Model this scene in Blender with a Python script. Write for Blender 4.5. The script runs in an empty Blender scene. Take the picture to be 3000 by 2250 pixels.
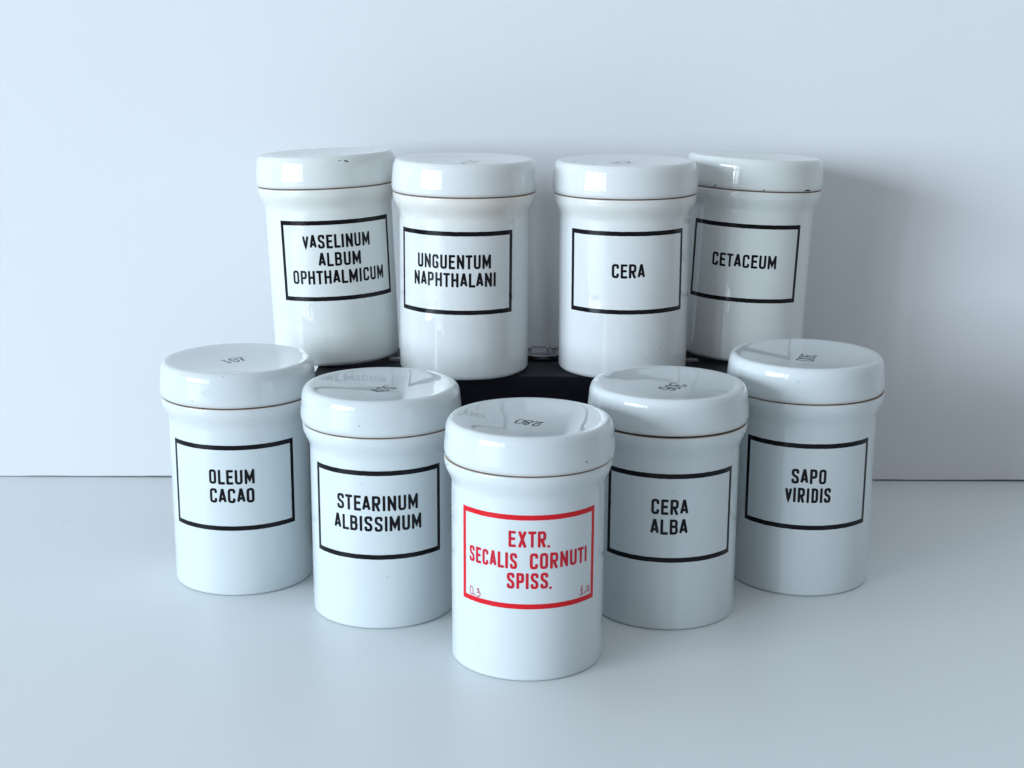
import bpy, bmesh, math, random
from mathutils import Matrix, Vector
R = math.radians
S = 0.05            # one modelling unit (a lid radius) is 5 cm
scene = bpy.context.scene
C = scene.collection

# ---------------------------------------------------------------- camera
cam_d = bpy.data.cameras.new('camera')
cam = bpy.data.objects.new('camera', cam_d)
C.objects.link(cam)
cam_d.sensor_width = 36
cam_d.lens = 4400.0 / 3000 * 36
cam_d.clip_start = 0.02
cam_d.clip_end = 50
cam.matrix_world = Matrix.Translation((0, -9.0 * S, 7.1801 * S)) @ Matrix.Rotation(R(90 - 13.548), 4, 'X') @ Matrix.Rotation(R(0.298), 4, 'Z')
scene.camera = cam

# ---------------------------------------------------------------- world: dim even light of the room
w = bpy.data.worlds.new('World')
scene.world = w
w.use_nodes = True
bg = w.node_tree.nodes['Background']
bg.inputs[1].default_value = 1.0
_nt = w.node_tree
_tc = _nt.nodes.new('ShaderNodeTexCoord')
_sx = _nt.nodes.new('ShaderNodeSeparateXYZ')
_nt.links.new(_tc.outputs['Generated'], _sx.inputs[0])
_cr = _nt.nodes.new('ShaderNodeValToRGB')          # floor and far room dim, ceiling lighter
_mr = _nt.nodes.new('ShaderNodeMapRange')
_mr.inputs[1].default_value = -1
_mr.inputs[2].default_value = 1
_nt.links.new(_sx.outputs[2], _mr.inputs[0])
_nt.links.new(_mr.outputs[0], _cr.inputs[0])
_cr.color_ramp.interpolation = 'EASE'
_cr.color_ramp.elements[0].position = .40
_cr.color_ramp.elements[0].color = (.215, .22, .225, 1)
_cr.color_ramp.elements[1].position = 1.0
_cr.color_ramp.elements[1].color = (.50, .53, .57, 1)
_nt.links.new(_cr.outputs[0], bg.inputs[0])
scene.view_settings.view_transform = 'Standard'
scene.view_settings.look = 'None'
scene.view_settings.exposure = 0
scene.view_settings.gamma = 1

# ---------------------------------------------------------------- the window at front left: four panes of daylight
def pane(p0, p1, z0, z1, L, col=(0.77, 0.895, 1.0)):
    a, b = Vector((p0[0], p0[1], 0)), Vector((p1[0], p1[1], 0))
    c = (a + b) / 2
    c.z = (z0 + z1) / 2
    run = (b - a).normalized()
    back = Vector((run.y, -run.x, 0))          # away from the jars
    if back.dot(c - Vector((0, 10, c.z))) < 0:
        back = -back
    l = bpy.data.lights.new('window_pane', 'AREA')
    l.shape = 'RECTANGLE'
    l.size = (b - a).length * S
    l.size_y = (z1 - z0) * S
    l.color = col
    l.energy = L * math.pi * l.size * l.size_y
    o = bpy.data.objects.new('window_pane', l)
    C.objects.link(o)
    x = Vector((0, 0, 1)).cross(back).normalized()
    y = back.cross(x)
    m = Matrix((x, y, back)).transposed().to_4x4()   # shines along its local -Z
    m.translation = c * S
    o.matrix_world = m
    return o
WL = 22.0
WIN_AZ, WIN_D = -52.0, 150.0          # bearing of the window from the jars, and its distance
def on_window(az):
    d = Vector((math.sin(R(WIN_AZ)), -math.cos(R(WIN_AZ)), 0))
    t = math.tan(R(az - WIN_AZ)) * WIN_D
    c = Vector((0.3, 10.5, 0)) + d * WIN_D + Vector((-d.y, d.x, 0)) * t
    return (c.x, c.y)
for a0, a1, k in ((-70.0, -46.5, 1.0), (-44.8, -41.0, 1.0), (-39.5, -34.0, .35)):
    pane(on_window(a0), on_window(a1), 0.3, 18.5, WL * k)
    pane(on_window(a0), on_window(a1), 21.0, 54.0, WL * k)

# ---------------------------------------------------------------- materials
def mat(name):
    m = bpy.data.materials.new(name)
    m.use_nodes = True
    return m, m.node_tree, m.node_tree.nodes['Principled BSDF']
def node(nt, t, **kw):
    n = nt.nodes.new(t)
    for k, v in kw.items():
        setattr(n, k, v)
    return n
def inp(n, **kw):
    for k, v in kw.items():
        n.inputs[k.replace('_', ' ')].default_value = v
    return n
def mixc(nt, fac, a, b, mode='MIX'):
    n = node(nt, 'ShaderNodeMix', data_type='RGBA', blend_type=mode)
    for s, v in ((0, fac), (6, a), (7, b)):
        if hasattr(v, 'is_linked') or isinstance(v, bpy.types.NodeSocket):
            nt.links.new(v, n.inputs[s])
        else:
            n.inputs[s].default_value = v
    return n.outputs[2]
def ramp(nt, src, p0, p1, c0=(0, 0, 0, 1), c1=(1, 1, 1, 1)):
    n = node(nt, 'ShaderNodeValToRGB')
    n.color_ramp.elements[0].position = p0
    n.color_ramp.elements[1].position = p1
    n.color_ramp.elements[0].color = c0
    n.color_ramp.elements[1].color = c1
    nt.links.new(src, n.inputs[0])
    return n.outputs[0]

def ceramic(name, base, cream, rough=0.025, seed=0.0):
    m, nt, b = mat(name)
    tc = node(nt, 'ShaderNodeTexCoord')
    mp = node(nt, 'ShaderNodeMapping')
    mp.inputs['Location'].default_value = (seed, seed * 1.7, seed * .6)
    nt.links.new(tc.outputs['Object'], mp.inputs['Vector'])
    at = node(nt, 'ShaderNodeAttribute', attribute_name='tint')
    big = inp(node(nt, 'ShaderNodeTexNoise'), Scale=18.0, Detail=3.0)
    nt.links.new(mp.outputs[0], big.inputs['Vector'])
    mul = node(nt, 'ShaderNodeMath', operation='MULTIPLY')
    nt.links.new(at.outputs['Fac'], mul.inputs[0])
    nt.links.new(ramp(nt, big.outputs[0], 0.25, 0.6, (.5, .5, .5, 1)), mul.inputs[1])
    col = mixc(nt, mul.outputs[0], base, cream)
    mot = ramp(nt, big.outputs[0], 0.35, 0.7, (0.97, 0.975, 0.98, 1), (1, 1, 1, 1))
    col = mixc(nt, 1.0, col, mot, 'MULTIPLY')
    # bare clay on the ring where the lid meets the jar
    at2 = node(nt, 'ShaderNodeAttribute', attribute_name='bare')
    fine = inp(node(nt, 'ShaderNodeTexNoise'), Scale=160.0, Detail=4.0)
    nt.links.new(mp.outputs[0], fine.inputs['Vector'])
    clay = mixc(nt, fine.outputs[0], (0.20, 0.14, 0.10, 1), (0.48, 0.38, 0.29, 1))
    col = mixc(nt, at2.outputs['Fac'], col, clay)
    # tiny pinholes and specks in the glaze
    vo = inp(node(nt, 'ShaderNodeTexVoronoi'), Scale=75.0)
    nt.links.new(mp.outputs[0], vo.inputs['Vector'])
    spot = ramp(nt, vo.outputs['Distance'], 0.02, 0.04, (1, 1, 1, 1), (0, 0, 0, 1))
    sep = node(nt, 'ShaderNodeSeparateColor')
    nt.links.new(vo.outputs['Color'], sep.inputs[0])
    few = ramp(nt, sep.outputs[0], 0.955, 0.96)
    f2 = node(nt, 'ShaderNodeMath', operation='MULTIPLY')
    nt.links.new(spot, f2.inputs[0])
    nt.links.new(few, f2.inputs[1])
    col = mixc(nt, f2.outputs[0], col, (0.22, 0.21, 0.2, 1))
    nt.links.new(col, b.inputs['Base Color'])
    rr = ramp(nt, fine.outputs[0], 0.3, 0.8, (rough,) * 3 + (1,), (rough + .02,) * 3 + (1,))
    rmix = mixc(nt, at2.outputs['Fac'], rr, (.8, .8, .8, 1))
    nt.links.new(rmix, b.inputs['Roughness'])
    b.inputs['IOR'].default_value = 1.52
    # slow waves and slight orange peel of the glaze
    w1 = inp(node(nt, 'ShaderNodeTexNoise'), Scale=32.0, Detail=1.0)
    w2 = inp(node(nt, 'ShaderNodeTexNoise'), Scale=130.0, Detail=1.0)
    for q in (w1, w2):
        nt.links.new(mp.outputs[0], q.inputs['Vector'])
    b1 = inp(node(nt, 'ShaderNodeBump'), Strength=0.22, Distance=0.0011)
    b2 = inp(node(nt, 'ShaderNodeBump'), Strength=0.25, Distance=0.00006)
    nt.links.new(w1.outputs[0], b1.inputs['Height'])
    nt.links.new(w2.outputs[0], b2.inputs['Height'])
    nt.links.new(b1.outputs[0], b2.inputs['Normal'])
    nt.links.new(b2.outputs[0], b.inputs['Normal'])
    return m

def print_mat(name, col, col2, rough=0.12):
    m, nt, b = mat(name)
    tc = node(nt, 'ShaderNodeTexCoord')
    n = inp(node(nt, 'ShaderNodeTexNoise'), Scale=300.0, Detail=3.0)
    nt.links.new(tc.outputs['Object'], n.inputs['Vector'])
    nt.links.new(mixc(nt, ramp(nt, n.outputs[0], .35, .75), col, col2), b.inputs['Base Color'])
    b.inputs['Roughness'].default_value = rough
    b.inputs['IOR'].default_value = 1.27
    w1 = inp(node(nt, 'ShaderNodeTexNoise'), Scale=32.0, Detail=1.0)
    nt.links.new(tc.outputs['Object'], w1.inputs['Vector'])
    b1 = inp(node(nt, 'ShaderNodeBump'), Strength=0.35, Distance=0.0011)
    nt.links.new(w1.outputs[0], b1.inputs['Height'])
    nt.links.new(b1.outputs[0], b.inputs['Normal'])
    return m
BLACK = print_mat('black_enamel_print', (0.004, 0.004, 0.006, 1), (0.010, 0.009, 0.012, 1))
RED = print_mat('red_enamel_print', (0.66, 0.013, 0.02, 1), (0.60, 0.015, 0.028, 1))
REDB = print_mat('red_lettering_print', (0.62, 0.013, 0.024, 1), (0.40, 0.02, 0.05, 1))
INK = print_mat('blue_black_ink', (0.008, 0.010, 0.022, 1), (0.02, 0.024, 0.042, 1), .3)
FAINT = print_mat('worn_grey_ink', (0.07, 0.08, 0.10, 1), (0.18, 0.21, 0.25, 1), .3)
MAUVE = print_mat('mauve_handwritten_enamel', (0.50, 0.07, 0.11, 1), (0.42, 0.16, 0.22, 1), .2)
CHIP = print_mat('dark_bare_chip', (0.008, 0.006, 0.006, 1), (0.03, 0.024, 0.02, 1), .7)

# ---------------------------------------------------------------- mesh helpers
def mesh_obj(name, verts, faces, m, parent=None, smooth=True, attrs=None):
    me = bpy.data.meshes.new(name)
    me.from_pydata([(x * S, y * S, z * S) for x, y, z in verts], [], faces)
    if smooth:
        me.polygons.foreach_set('use_smooth', [True] * len(me.polygons))
    for k, vals in (attrs or {}).items():
        a = me.attributes.new(k, 'FLOAT', 'POINT')
        a.data.foreach_set('value', vals)
    me.materials.append(m)
    me.update()
    o = bpy.data.objects.new(name, me)
    C.objects.link(o)
    if parent:
        o.parent = parent
    return o
def struct(o):
    o['kind'] = 'structure'
    return o
def thing(name, label, cat, loc, group=None, rot=None):
    o = bpy.data.objects.new(name, None)
    o.empty_display_size = 0.02
    C.objects.link(o)
    o['label'] = label
    o['category'] = cat
    if group:
        o['group'] = group
    m = rot if rot else Matrix.Identity(4)
    o.matrix_world = Matrix.Translation(Vector(loc) * S) @ m
    return o
def arc(cx, cz, r, a0, a1, n):
    return [(cx + r * math.cos(R(a0 + (a1 - a0) * i / n)), cz + r * math.sin(R(a0 + (a1 - a0) * i / n))) for i in range(n + 1)]
def lathe(name, prof, wob, m, parent, n=176, tint=None, bare=None):
    vs, fs, ta, ba = [], [], [], []
    for r, z in prof:
        for k in range(n):
            a = 2 * math.pi * k / n
            q = r * wob(a)
            vs.append((q * math.cos(a), q * math.sin(a), z))
            ta.append(tint(r, z) if tint else 0.0)
            ba.append(bare(r, z) if bare else 0.0)
    for i in range(len(prof) - 1):
        for k in range(n):
            k2 = (k + 1) % n
            fs.append((i * n + k, i * n + k2, (i + 1) * n + k2, (i + 1) * n + k))
    for end, flip in ((0, True), (len(prof) - 1, False)):
        if prof[end][0] > 1e-6:
            f = [end * n + k for k in range(n)]
            fs.append(f[::-1] if flip else f)
    return mesh_obj(name, vs, fs, m, parent, attrs={'tint': ta, 'bare': ba})

def ribbon(pts, sw, closed=False, cap=True):
    """left and right edges of a mitred stroke along pts in the plane"""
    P = [Vector(p) for p in pts]
    Q = [P[0]]
    for p in P[1:]:
        if (p - Q[-1]).length > 1e-5:
            Q.append(p)
    P = Q
    if closed and (P[0] - P[-1]).length < 1e-5:
        P = P[:-1]
    n = len(P)
    out = []
    h = sw / 2
    for i in range(n):
        if closed:
            a, b, c = P[i - 1], P[i], P[(i + 1) % n]
        else:
            a, b, c = P[max(i - 1, 0)], P[i], P[min(i + 1, n - 1)]
        d1 = (b - a).normalized() if (b - a).length > 0 else (c - b).normalized()
        d2 = (c - b).normalized() if (c - b).length > 0 else d1
        n1 = Vector((-d1.y, d1.x))
        n2 = Vector((-d2.y, d2.x))
        mm = n1 + n2
        if mm.length < 1e-4:
            mm = n1
        mm.normalize()
        k = 1 / max(0.45, mm.dot(n1))
        out.append((b + mm * h * k, b - mm * h * k))
    if cap and not closed:
        for idx in (0, -1):
            p = P[idx]
            q = P[1] if idx == 0 else P[-2]
            d = (p - q).normalized()
            nn = Vector((-d.y, d.x))
            s = 1 if idx == -1 else 1
            tip = p + d * 0.0
            inner = p - d * min(h * .55, (p - q).length * .45)
            sgn = nn if idx == -1 else -nn
            e_tip = (tip + sgn * h * .62, tip - sgn * h * .62)
            e_in = (inner + sgn * h, inner - sgn * h)
            if idx == 0:
                out[0:1] = [e_tip, e_in]
            else:
                out[-1:] = [e_in, e_tip]
    if closed:
        out.append(out[0])
    return out
def dense(pts, step):
    o = [Vector(pts[0])]
    for p in pts[1:]:
        p = Vector(p)
        k = max(1, int((p - o[-1]).length / step))
        a = o[-1].copy()
        for i in range(1, k + 1):
            o.append(a.lerp(p, i / k))
    return o
def smooth_path(pts, sub=5):
    P = [Vector(p) for p in pts]
    closed = (P[0] - P[-1]).length < 1e-6
    n = len(P)
    o = []
    for i in range(n - 1):
        p0 = P[i - 1] if i > 0 else (P[-2] if closed else P[0])
        p1, p2 = P[i], P[i + 1]
        p3 = P[i + 2] if i + 2 < n else (P[1] if closed else P[-1])
        for k in range(sub):
            t = k / sub
            o.append(0.5 * ((2 * p1) + (p2 - p0) * t + (2 * p0 - 5 * p1 + 4 * p2 - p3) * t * t + (3 * p1 - p0 - 3 * p2 + p3) * t ** 3))
    o.append(P[-1])
    return o
class Decal:
    """strokes laid on a surface through mapping f(u, v, lift)"""
    def __init__(self, f):
        self.f, self.v, self.fa = f, [], []
    def stroke(self, pts, sw, lift, closed=False, climb=0.0, cap=True):
        e = ribbon(pts, sw, closed, cap)
        b = len(self.v)
        for i, (p, q) in enumerate(e):
            L = lift + climb * i / len(e)
            self.v.append(self.f(p.x, p.y, L))
            self.v.append(self.f((p.x + q.x) / 2, (p.y + q.y) / 2, L))
            self.v.append(self.f(q.x, q.y, L))
        for i in range(len(e) - 1):
            for k in (0, 1):
                self.fa.append((b + 3 * i + k, b + 3 * i + k + 1, b + 3 * i + k + 4, b + 3 * i + k + 3))
    def build(self, name, m, parent):
        o = mesh_obj(name, self.v, self.fa, m, parent)
        # faces must look outwards
        bm = bmesh.new()
        bm.from_mesh(o.data)
        bm.normal_update()
        flip = [f for f in bm.faces if self.inward(f)]
        bmesh.ops.reverse_faces(bm, faces=flip)
        bm.to_mesh(o.data)
        bm.free()
        return o
    def inward(self, f):
        c = f.calc_center_median()
        n = f.normal
        if abs(n.z) > 0.75:
            return n.z < 0
        return n.x * c.x + n.y * c.y < 0

# ---------------------------------------------------------------- narrow block lettering
def fillet(pts, r):
    P = [Vector(p) for p in pts]
    closed = (P[0] - P[-1]).length < 1e-6
    o = []
    n = len(P)
    rng = range(n - 1) if closed else range(n)
    for i in rng:
        if not closed and i in (0, n - 1):
            o.append(P[i]); continue
        a = P[i - 1] if i > 0 else P[-2]
        b, c = P[i], P[i + 1]
        d1, d2 = (a - b), (c - b)
        rr = min(r, d1.length * .5, d2.length * .5)
        p1, p2 = b + d1.normalized() * rr, b + d2.normalized() * rr
        for k in range(7):
            t = k / 6
            q = (1 - t) ** 2 * p1 + 2 * t * (1 - t) * b + t * t * p2
            # nearer a circle than a parabola
            o.append(q.lerp(b, 0.12 * math.sin(math.pi * t)))
    if closed:
        o.append(o[0])
    return o
G = {  # width, strokes in a unit box; ('r', points) gets rounded corners
 'A': (.50, [[(0, 0), (.45, 1), (.55, 1), (1, 0)], [(.14, .27), (.86, .27)]]),
 'B': (.46, [[(0, 0), (0, 1)], ('r', [(0, 1), (.95, 1), (.95, .53), (0, .53)]), ('r', [(0, .53), (1, .53), (1, 0), (0, 0)])]),
 'C': (.45, [('r', [(1, .70), (1, 1), (0, 1), (0, 0), (1, 0), (1, .30)])]),
 'D': (.47, [[(.08, 0), (.08, 1)], ('r', [(-.12, 1), (1, 1), (1, 0), (-.12, 0)])]),
 'E': (.42, [[(0, 0), (0, 1)], [(0, 1), (1, 1)], [(0, .52), (.85, .52)], [(0, 0), (1, 0)]]),
 'G': (.46, [('r', [(1, .72), (1, 1), (0, 1), (0, 0), (1, 0), (1, .45)]), [(1, .45), (.55, .45)]]),
 'H': (.47, [[(0, 0), (0, 1)], [(1, 0), (1, 1)], [(0, .5), (1, .5)]]),
 'I': (.145, [[(.5, 0), (.5, 1)]]),
 'L': (.42, [[(0, 0), (0, 1)], [(0, 0), (1, 0)]]),
 'M': (.60, [[(0, 0), (0, 1)], [(1, 0), (1, 1)], [(0.02, .98), (.5, .22), (.98, .98)]]),
 'N': (.49, [[(0, 0), (0, 1)], [(1, 0), (1, 1)], [(.02, .98), (.98, .02)]]),
 'O': (.46, [('r', [(0, .5), (0, 0), (1, 0), (1, 1), (0, 1), (0, .5)])]),
 'P': (.45, [[(0, 0), (0, 1)], ('r', [(0, 1), (1, 1), (1, .44), (0, .44)])]),
 'R': (.47, [[(0, 0), (0, 1)], ('r', [(0, 1), (1, 1), (1, .46), (0, .46)]), [(.48, .44), (1, 0)]]),
 'S': (.46, [('r', [(1, .72), (1, 1), (0, 1), (0, .60), (1, .40), (1, 0), (0, 0), (0, .28)])]),
 'T': (.45, [[(.5, 0), (.5, 1)], [(0, 1), (1, 1)]]),
 'U': (.47, [('r', [(0, 1), (0, 0), (1, 0), (1, 1)])]),
 'V': (.48, [[(0, 1), (.5, 0.0), (1, 1)]]),
 'X': (.50, [[(0, 0), (1, 1)], [(0, 1), (1, 0)]]),
 '.': (.145, [[(.5, -.06), (.5, .09)]]),
 ' ': (.12, []),
}
CAP, SW = 0.191, 0.0325
def text_line(dec, txt, u0, u1, vb, rnd, cap=CAP):
    """one line between u0 and u1 on baseline vb: tracking is set by the measured length"""
    ws = [(G[c][0] * 1.19 if c not in 'I. ' else SW / cap) * cap for c in txt]
    lsb = [{'A': .35, 'V': .3, 'T': .45, '.': .5, 'I': 1.2}.get(c, 1.0) for c in txt]
    rsb = [{'A': .35, 'V': .3, 'T': .45, 'L': .35, 'P': .7, 'E': .75, 'C': .85, 'I': 1.2}.get(c, 1.0) for c in txt]
    un = [(rsb[i] + lsb[i + 1]) / 2 for i in range(len(txt) - 1)] + [0]
    tot = sum(ws)
    g = (u1 - u0 - tot) / max(1e-6, sum(un))
    if g < .026:
        k = (u1 - u0) / (tot + .027 * sum(un))
        ws = [x * k for x in ws]; g = .027 * k
    u = u0
    for ci, (c, wd) in enumerate(zip(txt, ws)):
        ju, jv = rnd.uniform(-.0015, .0015), rnd.uniform(-.002, .002)
        for j, st in enumerate(G[c][1]):
            rounded = st[0] == 'r'
            pts = st[1] if rounded else st
            if c == 'I' or c == '.':
                q = [(u + wd / 2, vb + p[1] * cap if c == 'I' else vb + p[1] * cap + .006) for p in pts]
            else:
                q = [(u + SW / 2 + p[0] * (wd - SW), vb + SW / 2 + p[1] * (cap - SW)) for p in pts]
                if c in 'ELT' and pts[0][1] == pts[-1][1]:
                    q[-1] = (q[-1][0] + SW / 2, q[-1][1])
                    if c == 'T':
                        q[0] = (q[0][0] - SW / 2, q[0][1])
                # free vertical ends run to the full height of the letter
                if not rounded and c not in 'EL' or c in 'U':
                    q = [(x, vb + cap if abs(y - (vb + cap - SW / 2)) < 1e-6 and abs(pts[0][1] - pts[-1][1]) > 1e-6 else (vb if abs(y - (vb + SW / 2)) < 1e-6 and abs(pts[0][1] - pts[-1][1]) > 1e-6 and c != 'U' else y)) for x, y in q] if c not in 'U' else [(x, vb + cap if y > vb + cap / 2 else y) for x, y in q]
                elif not rounded and pts[0][0] == pts[-1][0] and c != 'D':
                    q = [(x, vb + cap if y > vb + cap / 2 else vb) for x, y in q]
            if rounded:
                q = fillet(q, .052 if c != 'S' else .043)
                if c in 'DO':
                    q = q if c == 'O' else q
            q = [(x + ju, y + jv) for x, y in q]
            closed = rounded and c == 'O'
            dec.stroke(dense(q, .03), SW * rnd.uniform(.96, 1.05), .0016 + j * .0004, closed=closed)
        u += wd + g * un[ci]

# ---------------------------------------------------------------- the jars
RB, HL, HH = 0.8963, 0.4346, 2.9059
FZ0, FZ1, FW = 0.8956, 2.0087, 0.9806 * 0.8963
CREST, SH = 0.895, 0.12
def dish(r, H):
    x = min(1.0, r / CREST)
    return H - 0.054 * (1 - x ** 2.6) ** 1.3
FLECK = print_mat('grey_fleck', (0.16, 0.17, 0.18, 1), (0.34, 0.36, 0.37, 1), .4)
marks = {2: [(.125, .671, .016), (-.171, 1.844, .012)], 4: [(.004, 1.778, .014), (.437, 1.747, .012), (.187, 1.223, .011), (-.655, 2.271, .012)],
         6: [(-.064, 1.078, .013), (-.256, .367, .012)], 7: [(-.111, 1.162, .008), (.434, 1.165, .008)], 8: [(.474, .403, .014), (.246, .276, .012)],
         5: [(.252, 2.440, .012), (.362, 2.442, .009)], 1: [(-1.018, 2.384, .014)], 9: [(-.188, .719, .011), (.025, .706, .011)]}
def jar(label, x, y, z, rot, tx, ty, s, h, fz, seed, lines, numbers, base, cream, tintk, frame_m=None, text_m=None, ink=None, lid_shift=(0, 0), lift=0.0, lid_tilt=(0, 0), hw=None):
    rnd = random.Random(seed)
    frame_m = frame_m or BLACK
    text_m = text_m or BLACK
    H = HH * h
    root = thing('apothecary_jar', label, 'jar', (x, y, z), 'white lidded apothecary jars',
                 Matrix.Rotation(R(-tx), 4, 'X') @ Matrix.Rotation(R(ty), 4, 'Y') @ Matrix.Scale(s, 4))
    ph, ph2 = rnd.uniform(0, 6), rnd.uniform(0, 6)
    wob = lambda a: 1 + .0016 * math.cos(2 * a + ph) + .0009 * math.cos(3 * a + ph2)
    glaze = ceramic('white_glaze_%d' % seed, base, cream, seed=seed * 3.1)
    zr = H - HL - 0.004         # top of the jar's own rim
    prof = [(0, .03), (.70, .03), (.74, .012), (.765, .0)]
    fr_ = .068 if z > 0 else .04
    prof += [(.8963 - fr_, .0)] + arc(.8963 - fr_, fr_, fr_, -80, 0, 9)
    prof += [(.8963, z_) for z_ in (.25, .5, .8, 1.1, 1.4, 1.7, 2.0)]
    f0 = zr - .315
    for i in range(15):         # the flare up to the rim
        t = i / 14
        e = t * t * (3 - 2 * t)
        prof.append((.8963 + (.978 - .8963) * e, f0 + .25 * t))
    prof += [(.980, zr - .04)] + arc(.958, zr - .024, .022, 0, 90, 5) + [(.93, zr - .004), (.905, zr - .005), (.87, zr - .02), (.84, zr - .10), (.80, zr - .35), (.79, 1.6), (.79, .2), (.70, .12), (0, .12)]
    tint = lambda r, q: tintk[0] * max(0, min(1, (q - (zr - .50)) / .32)) + tintk[1]
    bare = lambda r, q: (1.0 if q > zr - .008 and r > .86 else 0.0) + (.6 if q < .004 and r > .7 else 0)
    body = lathe('body', prof, wob, glaze, root, tint=tint, bare=bare)
    # lid
    zl = H - HL
    lp = [(0, H - .25), (.80, H - .25), (.86, H - .30), (.865, zl + .03), (.89, zl + .004), (.935, zl)]
    lp += arc(.962, zl + .024, .022, -80, -12, 4)
    lp += [(.990, zl + .045), (.995, zl + .075), (.994, zl + .11), (.990, zl + .16), (.985, zl + .215), (.978, zl + .285)]
    # leaning side into the shoulder
    cx, cz = CREST, H - SH
    lp += [(cx + SH * 1.0 * math.cos(R(a)), cz + SH * math.sin(R(a))) for a in range(4, 91, 6)] if False else []
    n = 14
    r0, z0 = .978, zl + .285
    for i in range(1, n + 1):
        a = R(90 * i / n)
        rr = CREST + (r0 - CREST) * math.cos(a) ** .92
        zz = z0 + (H - z0) * math.sin(a)
        lp.append((rr, zz))
    m = 16
    for i in range(1, m):
        r_ = CREST * (1 - i / m)
        lp.append((r_, dish(r_, H)))
    lp.append((0.0, dish(0, H)))
    lid_ph = rnd.uniform(0, 6)
    lwob = lambda a: 1 + .0014 * math.cos(2 * a + lid_ph)
    lidb = lambda r, q: 1.0 if q < zl + .006 and r > .85 else (0.25 if q < zl + .02 and r > .9 else 0.0)
    ltint = lambda r, q: tintk[2] + .5 * max(0, 1 - (q - zl) / .10) * .35
    lid = lathe('lid', lp, lwob, glaze, root, tint=ltint, bare=lidb)
    lid.matrix_local = Matrix.Translation(Vector((lid_shift[0], lid_shift[1], lift)) * S) @ Matrix.Translation(Vector((0, 0, zl)) * S) @ Matrix.Rotation(R(lid_tilt[0]), 4, 'X') @ Matrix.Rotation(R(lid_tilt[1]), 4, 'Y') @ Matrix.Translation(Vector((0, 0, -zl)) * S)
    # label on the body
    ro = R(rot)
    def fb(u, v, L):
        a = u / RB + ro
        q = (RB + L) * wob(a - math.pi / 2)
        return (q * math.sin(a), -q * math.cos(a), v + fz)
    fr = Decal(fb)
    t = .060
    tv = .052
    def side(p0, p1, wd, lift_):
        pts = dense([p0, p1], .035)
        pts = [Vector((p.x + (rnd.uniform(-.0012, .0012) if 0 < i < len(pts) - 1 else 0), p.y + (rnd.uniform(-.0012, .0012) if 0 < i < len(pts) - 1 else 0))) for i, p in enumerate(pts)]
        fr.stroke(pts, wd, lift_, cap=False)
    side((-FW, FZ1 - t / 2), (FW, FZ1 - t / 2), t, .0016)
    side((-FW, FZ0 + t / 2), (FW, FZ0 + t / 2), t, .0016)
    side((-FW + tv / 2, FZ0 + t), (-FW + tv / 2, FZ1 - t), tv, .0016)
    side((FW - tv / 2, FZ0 + t), (FW - tv / 2, FZ1 - t), tv, .0016)
    fr.build('label_frame', frame_m, body)
    tx_ = Decal(fb)
    for txt, u0, u1, vb in lines:
        text_line(tx_, txt, u0, u1, vb, rnd)
    lt = tx_.build('lettering', text_m, body)
    if hw:
        for part in (hw[:3], hw[3:]):
            hd = Decal(fb)
            for i, (pts, sw_) in enumerate(part):
                hd.stroke(smooth_path(pts, 4), sw_, .0016 + i * .0003, climb=.0006)
            hd.build('handwritten_dosage', MAUVE, body)
    for (mu, mv, ms) in marks.get(seed, ()):
        md = Decal(fb)
        l_ = ms * rnd.uniform(.5, 1.3)
        an = rnd.uniform(-.6, 1.2)
        md.stroke([Vector((mu, mv)), Vector((mu + l_ * math.cos(an), mv + l_ * math.sin(an)))], ms, .0014)
        md.build('glaze_fleck', FLECK, body)
    # handwritten number on the lid
    def ft(u, v, L):
        r_ = math.hypot(u, v)
        return (u, v, dish(r_, H) + L)
    nu = Decal(ft)
    for i, st in enumerate(numbers):
        nu.stroke(smooth_path(st, 5), .019 if ink != FAINT else .017, .0012 + i * .0004, climb=.0008)
    nu.build('handwritten_number', ink or INK, lid)
    return root, body, lid, H, lp, lwob

def lid_mark(lid, lp, pts, sw_, lift, name='chip', m=None, rscale=1.0):
    """a chip or hairline on the side of a lid: pts are (angle, z)"""
    side = [p for p in lp if p[0] > CREST - 1e-6 and p[1] > lp[3][1] - .031]
    def rad(z):
        best = None
        for (r1, z1), (r2, z2) in zip(side, side[1:]):
            if min(z1, z2) - 1e-6 <= z <= max(z1, z2) + 1e-6 and abs(z1 - z2) > 1e-7:
                q = r1 + (r2 - r1) * (z - z1) / (z2 - z1)
                best = q if best is None or q > best else best
        return best if best else .96
    def f(u, v, L):
        q = rad(v) + L
        return (q * math.sin(u), -q * math.cos(u), v)
    for i, p in enumerate(pts):
        d = Decal(f)
        d.stroke(smooth_path(p, 4), sw_[i], lift)
        d.build(name, m or CHIP, lid)

HB = 2.4557
WHITE = (0.625, 0.685, 0.712, 1)
REARW = (0.70, 0.73, 0.745, 1)
CREAM = (0.72, 0.69, 0.635, 1)
GREEN = (0.695, 0.735, 0.73, 1)

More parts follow.
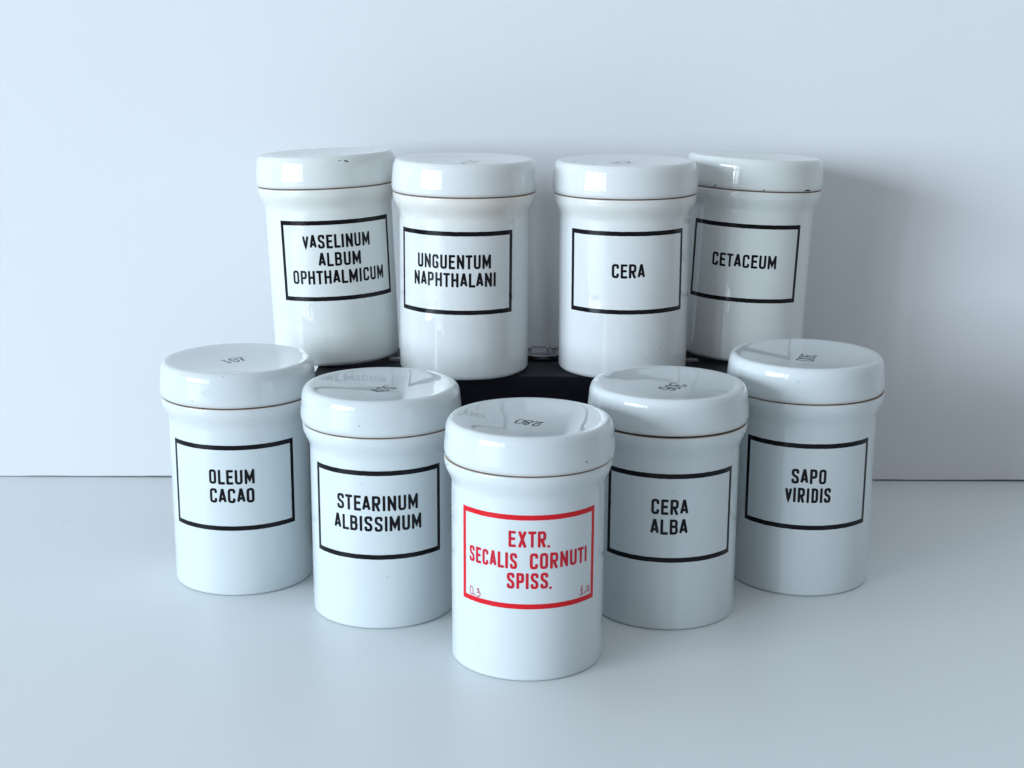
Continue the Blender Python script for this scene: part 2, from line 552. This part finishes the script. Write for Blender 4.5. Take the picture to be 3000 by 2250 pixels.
j1 = jar('front left jar reading OLEUM CACAO with 307 inked on its lid', -3.561, 9.9913, 0, 1.035, 0, 0, 1.0063, 1.0032, -.0156, 1,
    [('OLEUM', -.270, .308, 1.505), ('CACAO', -.267, .298, 1.259)],
    [[[-0.229,0.066],[-0.191,0.071],[-0.157,0.007],[-0.132,0.007],[-0.104,-0.012],[-0.081,-0.04],[-0.086,-0.068],[-0.106,-0.089],[-0.129,-0.086]],[[-0.137,0.138],[-0.124,0.167],[-0.096,0.164],[-0.056,0.14],[-0.011,0.088],[0.014,0.039],[0.005,-0.001],[-0.02,-0.01],[-0.054,0.03],[-0.099,0.078],[-0.128,0.122],[-0.137,0.138]],[[-0.07,0.218],[-0.044,0.202],[-0.02,0.22],[-0.005,0.241],[0.024,0.187],[0.052,0.089],[0.084,0.062]],[[0.004,0.137],[0.065,0.118]]],
    WHITE, CREAM, (.25, .0, .1), lift=.003)
j2 = jar('jar reading STEARINUM ALBISSIMUM between OLEUM CACAO and the red lettered jar', -1.6014, 8.9181, 0, -.976, 0, .0, .9946, .9901, .0078, 2,
    [('STEARINUM', -.498, .525, 1.508), ('ALBISSIMUM', -.550, .571, 1.253)],
    [[[0.084,0.103],[0.053,0.099],[0.029,0.08],[0.023,0.05],[0.042,0.022],[0.071,-0.01],[0.098,0.012],[0.114,-0.02],[0.143,-0.059],[0.169,-0.069],[0.18,-0.043],[0.165,-0.008],[0.143,0.003]],[[-0.046,-0.031],[-0.032,0.006],[-0.008,0.006],[0.029,-0.022],[0.075,-0.068],[0.107,-0.117],[0.096,-0.149],[0.066,-0.157],[0.029,-0.126],[-0.009,-0.084],[-0.034,-0.052],[-0.046,-0.031]],[[-0.116,-0.097],[-0.087,-0.104],[-0.052,-0.149],[-0.033,-0.199],[-0.007,-0.226],[0.01,-0.198],[0.021,-0.176],[0.054,-0.196]],[[-0.089,-0.172],[-0.067,-0.143],[-0.035,-0.117]]],
    WHITE, CREAM, (.15, 0, .1), lid_shift=(-.006, 0))
HW = [([(-0.735, 1.069), (-0.753, 1.029), (-0.745, 0.982), (-0.723, 0.971), (-0.703, 0.991), (-0.706, 1.040), (-0.735, 1.069)], .013),
      ([(-0.683, 0.990), (-0.683, 0.966)], .017),
      ([(-0.637, 1.035), (-0.629, 1.065), (-0.611, 1.05), (-0.614, 1.031), (-0.631, 1.016), (-0.602, 1.018), (-0.592, 1.0), (-0.603, 0.978), (-0.624, 0.964), (-0.648, 0.978)], .013),
      ([(0.673, 1.097), (0.668, 1.058), (0.666, .997)], .016), ([(0.668, 1.058), (0.646, 1.041)], .013),
      ([(0.633, 0.983), (0.657, 0.986), (0.697, 0.996)], .014), ([(0.726, 1.020), (0.720, 0.984)], .014),
      ([(0.774, 1.069), (0.756, 1.051), (0.760, 1.008), (0.773, 0.991), (0.790, 1.008), (0.793, 1.041), (0.774, 1.069)], .013)]
j3 = jar('foremost jar with red frame and red lettering EXTR. SECALIS CORNUTI SPISS.', .1908, 7.437, 0, .391, 0, 0, .9797, .999, -.0091, 3,
    [('EXTR.', -.233, .236, 1.630), ('SECALIS', -.760, -.135, 1.372), ('CORNUTI', .008, .738, 1.372), ('SPISS.', -.252, .262, 1.137)],
    [[[-0.17,-0.078],[-0.144,-0.005],[-0.118,0.042],[-0.088,0.043],[-0.054,0.004],[-0.07,-0.047],[-0.094,-0.098],[-0.131,-0.117],[-0.156,-0.106],[-0.17,-0.078]],[[-0.008,-0.078],[-0.036,-0.06],[-0.041,-0.032],[-0.028,0.001],[0.0,0.013],[0.024,-0.009],[0.043,-0.037],[0.024,-0.059],[-0.008,-0.078],[-0.036,-0.089],[-0.057,-0.118],[-0.07,-0.154],[-0.057,-0.172],[-0.039,-0.168],[-0.014,-0.124],[-0.006,-0.081]],[[0.064,-0.08],[0.082,-0.04],[0.1,-0.057],[0.12,-0.075],[0.148,-0.074],[0.129,-0.099],[0.092,-0.118],[0.054,-0.144],[0.031,-0.187],[0.04,-0.226],[0.062,-0.232],[0.085,-0.214],[0.115,-0.164]]],
    WHITE, CREAM, (.15, 0, .1), frame_m=RED, text_m=REDB, lid_shift=(.012, 0), hw=HW)
jar('jar reading CERA ALBA, right of the red lettered jar', 1.922, 8.9322, 0, -.303, 0, 0, .9964, .9964, -.0169, 4,
    [('CERA', -.253, .199, 1.502), ('ALBA', -.260, .198, 1.252)],
    [[[0.103,0.145],[0.075,0.153],[0.044,0.132],[0.026,0.083],[0.044,0.035],[0.071,0.019],[0.101,0.032],[0.111,0.056],[0.129,0.024],[0.162,-0.019],[0.19,-0.023],[0.214,0.006],[0.204,0.046],[0.176,0.069]],[[-0.036,-0.003],[-0.019,0.029],[0.005,0.03],[0.042,0.014],[0.086,-0.017],[0.116,-0.06],[0.133,-0.1],[0.112,-0.132],[0.084,-0.133],[0.04,-0.094],[-0.003,-0.051],[-0.028,-0.019],[-0.036,-0.003]],[[-0.007,-0.229],[0.023,-0.232],[0.046,-0.22],[0.059,-0.192],[0.043,-0.157],[0.019,-0.122],[-0.017,-0.103],[-0.052,-0.072],[-0.089,-0.06],[-0.113,-0.073],[-0.123,-0.097],[-0.108,-0.14],[-0.072,-0.175],[-0.04,-0.182],[-0.011,-0.158],[-0.013,-0.119]]],
    WHITE, CREAM, (.1, 0, .1), lift=.012)
j5 = jar('front right jar reading SAPO VIRIDIS with 300 inked on its lid', 3.849, 10.0924, 0, -5.134, 0, 0, 1.0224, 1.0147, -.0112, 5,
    [('SAPO', -.220, .207, 1.494), ('VIRIDIS', -.293, .279, 1.250)],
    [[[0.009,0.172],[-0.011,0.172],[-0.042,0.116],[-0.033,0.072],[-0.01,0.047],[0.016,0.048],[0.042,0.07],[0.018,0.11]],[[0.042,0.07],[0.073,0.053],[0.109,0.035],[0.146,0.054],[0.125,0.072],[0.104,0.086]],[[-0.092,-0.016],[-0.064,0.028],[-0.025,0.032],[0.011,0.015],[0.052,-0.017],[0.08,-0.038],[0.095,-0.077],[0.058,-0.11],[0.013,-0.097],[-0.038,-0.076],[-0.081,-0.056],[-0.092,-0.016]],[[-0.149,-0.143],[-0.121,-0.103],[-0.08,-0.095],[-0.035,-0.105],[0.006,-0.133],[0.032,-0.161],[0.051,-0.203],[0.024,-0.242],[-0.007,-0.243],[-0.058,-0.226],[-0.1,-0.202],[-0.133,-0.171],[-0.149,-0.143]]],
    WHITE, CREAM, (.15, 0, .1), lid_shift=(-.022, 0))
v_ = jar('leaning jar reading VASELINUM ALBUM OPHTHALMICUM at the left end of the black box', -2.5386, 12.4136, HB + .004, 14.44, .789, -2.391, 1.0022, 1.0034, .0341, 6,
    [('VASELINUM', -.520, .455, 1.627), ('ALBUM', -.305, .295, 1.378), ('OPHTHALMICUM', -.703, .687, 1.132)],
    [[[-0.074,0.215],[-0.037,0.197]],[[0.013,0.094],[0.054,0.087]],[[0.113,0.089],[0.162,0.177]]],
    GREEN, CREAM, (.45, .08, .15), ink=FAINT)
jar('rear jar reading UNGUENTUM NAPHTHALANI on the black box', -.6778, 11.6406, HB + .002, -8.695, 0, .233, 1.0025, 1.001, .0116, 7,
    [('UNGUENTUM', -.518, .530, 1.511), ('NAPHTHALANI', -.584, .600, 1.269)],
    [[[0.037,-0.037],[0.023,-0.002],[-0.026,-0.153],[-0.004,-0.26],[0.054,-0.254],[0.078,-0.233]],[[0.044,0.167],[0.074,0.189],[0.094,0.098],[0.136,0.111],[0.179,0.069],[0.217,0.082]],[[0.072,-0.034],[0.114,-0.039],[0.149,-0.099],[0.187,-0.114]],[[0.12,-0.265],[0.159,-0.279]]],
    REARW, CREAM, (.9, .1, .12), ink=FAINT)
c_ = jar('rear jar reading only CERA on the black box', 1.5497, 11.708, HB + .002, .574, 0, -.246, 1.0023, .9948, .0172, 8,
    [('CERA', -.230, .219, 1.385)],
    [[[-0.211,0.221],[-0.176,0.198],[-0.157,0.107],[-0.137,0.084],[-0.122,0.016]],[[-0.029,0.269],[-0.082,0.268],[-0.107,0.222],[-0.098,0.13],[-0.068,0.04],[-0.039,0.029],[0.001,0.086]],[[-0.01,0.269],[0.02,0.292],[0.065,0.293],[0.061,0.189],[0.048,0.12],[0.025,0.097],[0.073,0.064],[0.119,0.109]]],
    REARW, CREAM, (.6, .05, .1), ink=FAINT)
e_ = jar('leaning jar reading CETACEUM with a chipped lid, right end of the black box', 3.3684, 12.739, HB + .004, -13.07, .932, 2.355, .9929, .997, -.018, 9,
    [('CETACEUM', -.455, .487, 1.387)], [], GREEN, CREAM, (.12, .06, .08), ink=FAINT)
lid_mark(v_[2], v_[4], [[(.382, 2.846), (.412, 2.841), (.437, 2.826)], [(.299, 2.852), (.336, 2.855)]], (.018, .008), .0015)
zc = e_[4][3][1] - .03
lid_mark(e_[2], e_[4], [[(.665, zc + .012), (.725, zc + .020), (.787, zc + .012)], [(-.734, zc + .01), (-.712, zc + .055)], [(-.017, zc + .01), (.004, zc + .030)]], (.034, .012, .011), .0025)


for nm_, ang, zf, ms in (('oleum', -.017, .40, .010), ('x', .664, .115, .020), ('s', -.284, .28, .010), ('t', -.19, .15, .012)):
    j_ = {'oleum': j1, 'x': j3, 's': j5, 't': j2}[nm_]
    zz_ = j_[4][5][1] + zf
    lid_mark(j_[2], j_[4], [[(ang, zz_), (ang + ms * 1.6, zz_ + .004)]], (ms,), .0014, 'glaze_fleck', FLECK)

# ---------------------------------------------------------------- the black box under the rear jars
def box_obj(name, x0, x1, y0, y1, z0, z1, m, parent=None, bev=.01, seg=3):
    bm = bmesh.new()
    bmesh.ops.create_cube(bm, size=1)
    for v in bm.verts:
        v.co = Vector((((x0 + x1) / 2 + v.co.x * (x1 - x0)) * S, ((y0 + y1) / 2 + v.co.y * (y1 - y0)) * S, ((z0 + z1) / 2 + v.co.z * (z1 - z0)) * S))
    bmesh.ops.bevel(bm, geom=bm.edges[:], offset=bev * S, segments=seg, affect='EDGES', profile=.5)
    me = bpy.data.meshes.new(name)
    bm.to_mesh(me)
    bm.free()
    me.polygons.foreach_set('use_smooth', [True] * len(me.polygons))
    me.materials.append(m)
    o = bpy.data.objects.new(name, me)
    C.objects.link(o)
    if parent:
        o.parent = parent
        o.matrix_parent_inverse = parent.matrix_world.inverted()
    return o
def card(name, c0, c1, rough):
    m, nt, b = mat(name)
    tc = node(nt, 'ShaderNodeTexCoord')
    n = inp(node(nt, 'ShaderNodeTexNoise'), Scale=90.0, Detail=5.0)
    nt.links.new(tc.outputs['Object'], n.inputs['Vector'])
    nt.links.new(mixc(nt, n.outputs[0], c0, c1), b.inputs['Base Color'])
    b.inputs['Roughness'].default_value = rough
    b.inputs['IOR'].default_value = 1.22 if rough > .3 else 1.5
    bp = inp(node(nt, 'ShaderNodeBump'), Strength=.2, Distance=.0002)
    nt.links.new(n.outputs[0], bp.inputs['Height'])
    nt.links.new(bp.outputs[0], b.inputs['Normal'])
    return m
TOPM = card('dark_slate_card', (0.004, 0.004, 0.008, 1), (0.008, 0.008, 0.014, 1), .45)
SIDEM = card('black_card', (0.001, 0.001, 0.0015, 1), (0.002, 0.002, 0.0028, 1), .8)
t = thing('storage_box', 'black cardboard box standing behind the front jars and carrying the rear four', 'box', (.43, 11.95, 0))
box_obj('box_body', -2.71, 3.60, 11.075, 12.84, 0.0, 1.98, SIDEM, t, .012)
box_obj('box_lid', -2.735, 3.625, 11.05, 12.86, 1.984, HB, TOPM, t, .016)

# ---------------------------------------------------------------- clear plastic case and glass dish between the rear jars
def glass(name, col, rough=.02):
    m, nt, b = mat(name)
    b.inputs['Base Color'].default_value = col
    b.inputs['Roughness'].default_value = rough
    b.inputs['IOR'].default_value = 1.47
    b.inputs['Transmission Weight'].default_value = 1.0
    n = inp(node(nt, 'ShaderNodeTexNoise'), Scale=60.0, Detail=2.0)
    tc = node(nt, 'ShaderNodeTexCoord')
    nt.links.new(tc.outputs['Object'], n.inputs['Vector'])
    bp = inp(node(nt, 'ShaderNodeBump'), Strength=.4, Distance=.0006)
    nt.links.new(n.outputs[0], bp.inputs['Height'])
    nt.links.new(bp.outputs[0], b.inputs['Normal'])
    return m
GLS = glass('clear_glass', (.95, .97, .97, 1))
PLA = card('grey_satin_plastic', (0.10, 0.105, 0.115, 1), (0.12, 0.125, 0.135, 1), .12)
t = thing('plastic_case', 'flat grey slatted plastic case lying between the CERA and UNGUENTUM jars', 'case', (.42, 12.4, HB))
box_obj('base_plate', .16, .70, 12.02, 12.83, HB + .001, HB + .02, SIDEM, t, .004)
for a, b_ in ((.165, .240), (.285, .500), (.548, .575), (.640, .695)):
    box_obj('slat', a, b_, 12.06, 12.82, HB + .021, HB + .05, PLA, t, .006)
t = thing('glass_dish', 'small round clear glass dish on the slatted case between two rear jars', 'dish', (.43, 12.105, HB + .051))
pr = [(0, .010), (.16, .004), (.20, .0), (.24, .003), (.30, .022), (.335, .050), (.342, .058), (.335, .063), (.325, .058), (.28, .034), (.22, .022), (.12, .02), (0, .02)]
pr = [(r_ * .88, z_) for r_, z_ in pr]
d = lathe('bowl', pr, lambda a: 1, GLS, t, n=72)
def clip(x0, x1, y0, y1, lab):
    t = thing('plastic_clip', lab, 'clip', ((x0 + x1) / 2, (y0 + y1) / 2, HB + .001), 'small clear plastic clips on the box')
    box_obj('clip_plate', x0, x1, y0, y1, HB + .001, HB + .022, GLS, t, .006)
    box_obj('clip_rail', x0 + .01, x1 - .01, y0 + .02, y0 + .045, HB + .023, HB + .04, GLS, t, .006)
clip(-1.765, -1.60, 11.97, 12.14, 'small clear plastic clip on the box between the VASELINUM and UNGUENTUM jars')
clip(2.46, 2.68, 12.03, 12.18, 'small clear plastic clip on the box between the CERA and CETACEUM jars')

# ---------------------------------------------------------------- table and wall
def laminate():
    m, nt, b = mat('pale_laminate')
    tc = node(nt, 'ShaderNodeTexCoord')
    n = inp(node(nt, 'ShaderNodeTexNoise'), Scale=3.0, Detail=4.0)
    nt.links.new(tc.outputs['Object'], n.inputs['Vector'])
    col = mixc(nt, n.outputs[0], (0.77, 0.82, 0.835, 1), (0.795, 0.84, 0.855, 1))
    vo = inp(node(nt, 'ShaderNodeTexVoronoi'), Scale=13.0)
    nt.links.new(tc.outputs['Object'], vo.inputs['Vector'])
    spot = ramp(nt, vo.outputs['Distance'], 0.014, 0.028, (1, 1, 1, 1), (0, 0, 0, 1))
    sep = node(nt, 'ShaderNodeSeparateColor')
    nt.links.new(vo.outputs['Color'], sep.inputs[0])
    few = ramp(nt, sep.outputs[0], 0.70, 0.72)
    f2 = node(nt, 'ShaderNodeMath', operation='MULTIPLY')
    nt.links.new(spot, f2.inputs[0]); nt.links.new(few, f2.inputs[1])
    col = mixc(nt, f2.outputs[0], col, (0.25, 0.27, 0.28, 1))
    nt.links.new(col, b.inputs['Base Color'])
    smn = inp(node(nt, 'ShaderNodeTexNoise'), Scale=5.0, Detail=2.0)
    nt.links.new(tc.outputs['Object'], smn.inputs['Vector'])
    f = inp(node(nt, 'ShaderNodeTexNoise'), Scale=400.0, Detail=3.0)
    nt.links.new(tc.outputs['Object'], f.inputs['Vector'])
    nt.links.new(ramp(nt, smn.outputs[0], .3, .7, (.40,) * 3 + (1,), (.42,) * 3 + (1,)), b.inputs['Roughness'])
    bp = inp(node(nt, 'ShaderNodeBump'), Strength=.12, Distance=.00015)
    nt.links.new(f.outputs[0], bp.inputs['Height'])
    nt.links.new(bp.outputs[0], b.inputs['Normal'])
    return m
def wallpaint():
    m, nt, b = mat('white_board')
    tc = node(nt, 'ShaderNodeTexCoord')
    n = inp(node(nt, 'ShaderNodeTexNoise'), Scale=2.2, Detail=5.0, Roughness=.6)
    nt.links.new(tc.outputs['Object'], n.inputs['Vector'])
    col = mixc(nt, ramp(nt, n.outputs[0], .3, .7), (0.715, 0.735, 0.76, 1), (0.735, 0.755, 0.78, 1))
    vo = inp(node(nt, 'ShaderNodeTexVoronoi'), Scale=9.0)
    nt.links.new(tc.outputs['Object'], vo.inputs['Vector'])
    spot = ramp(nt, vo.outputs['Distance'], 0.006, 0.014, (1, 1, 1, 1), (0, 0, 0, 1))
    nt.links.new(col, b.inputs['Base Color'])
    b.inputs['Roughness'].default_value = .9
    b.inputs['IOR'].default_value = 1.12
    f = inp(node(nt, 'ShaderNodeTexNoise'), Scale=4.0, Detail=7.0, Roughness=.45)
    nt.links.new(tc.outputs['Object'], f.inputs['Vector'])
    bp = inp(node(nt, 'ShaderNodeBump'), Strength=.5, Distance=.004)
    nt.links.new(f.outputs[0], bp.inputs['Height'])
    nt.links.new(bp.outputs[0], b.inputs['Normal'])
    return m
struct(box_obj('table_top', -30, 30, -14, 15.2, -.6, 0.0, laminate(), None, .02))
# wall board: a sheet whose lower edge is not quite straight and stands a hair above the table
rw = random.Random(4)
WY = 14.24
vs, fs = [], []
nx = 420
X0, X1 = -45, 45
zz = .03
prev = 0
for i in range(nx + 1):
    x = X0 + (X1 - X0) * i / nx
    if i % 3 == 0:
        prev = rw.uniform(-.006, .006)
    ze = (.018 if x < 0 else .028) + .005 * math.sin(x * .9) + prev * (1.0 if x < 2 else .4) - (.009 if -5.2 < x < -3.5 else 0)
    ze = max(ze, .004)
    vs += [(x, WY, ze), (x, WY, 70), (x, WY + 1.0, ze), (x, WY + 1.0, 70)]
for i in range(nx):
    a, b = 4 * i, 4 * (i + 1)
    fs += [(a, b, b + 1, a + 1), (a + 2, a + 3, b + 3, b + 2), (a, a + 2, b + 2, b), (a + 1, b + 1, b + 3, a + 3)]
struct(mesh_obj('wall', vs, fs, wallpaint(), smooth=False))
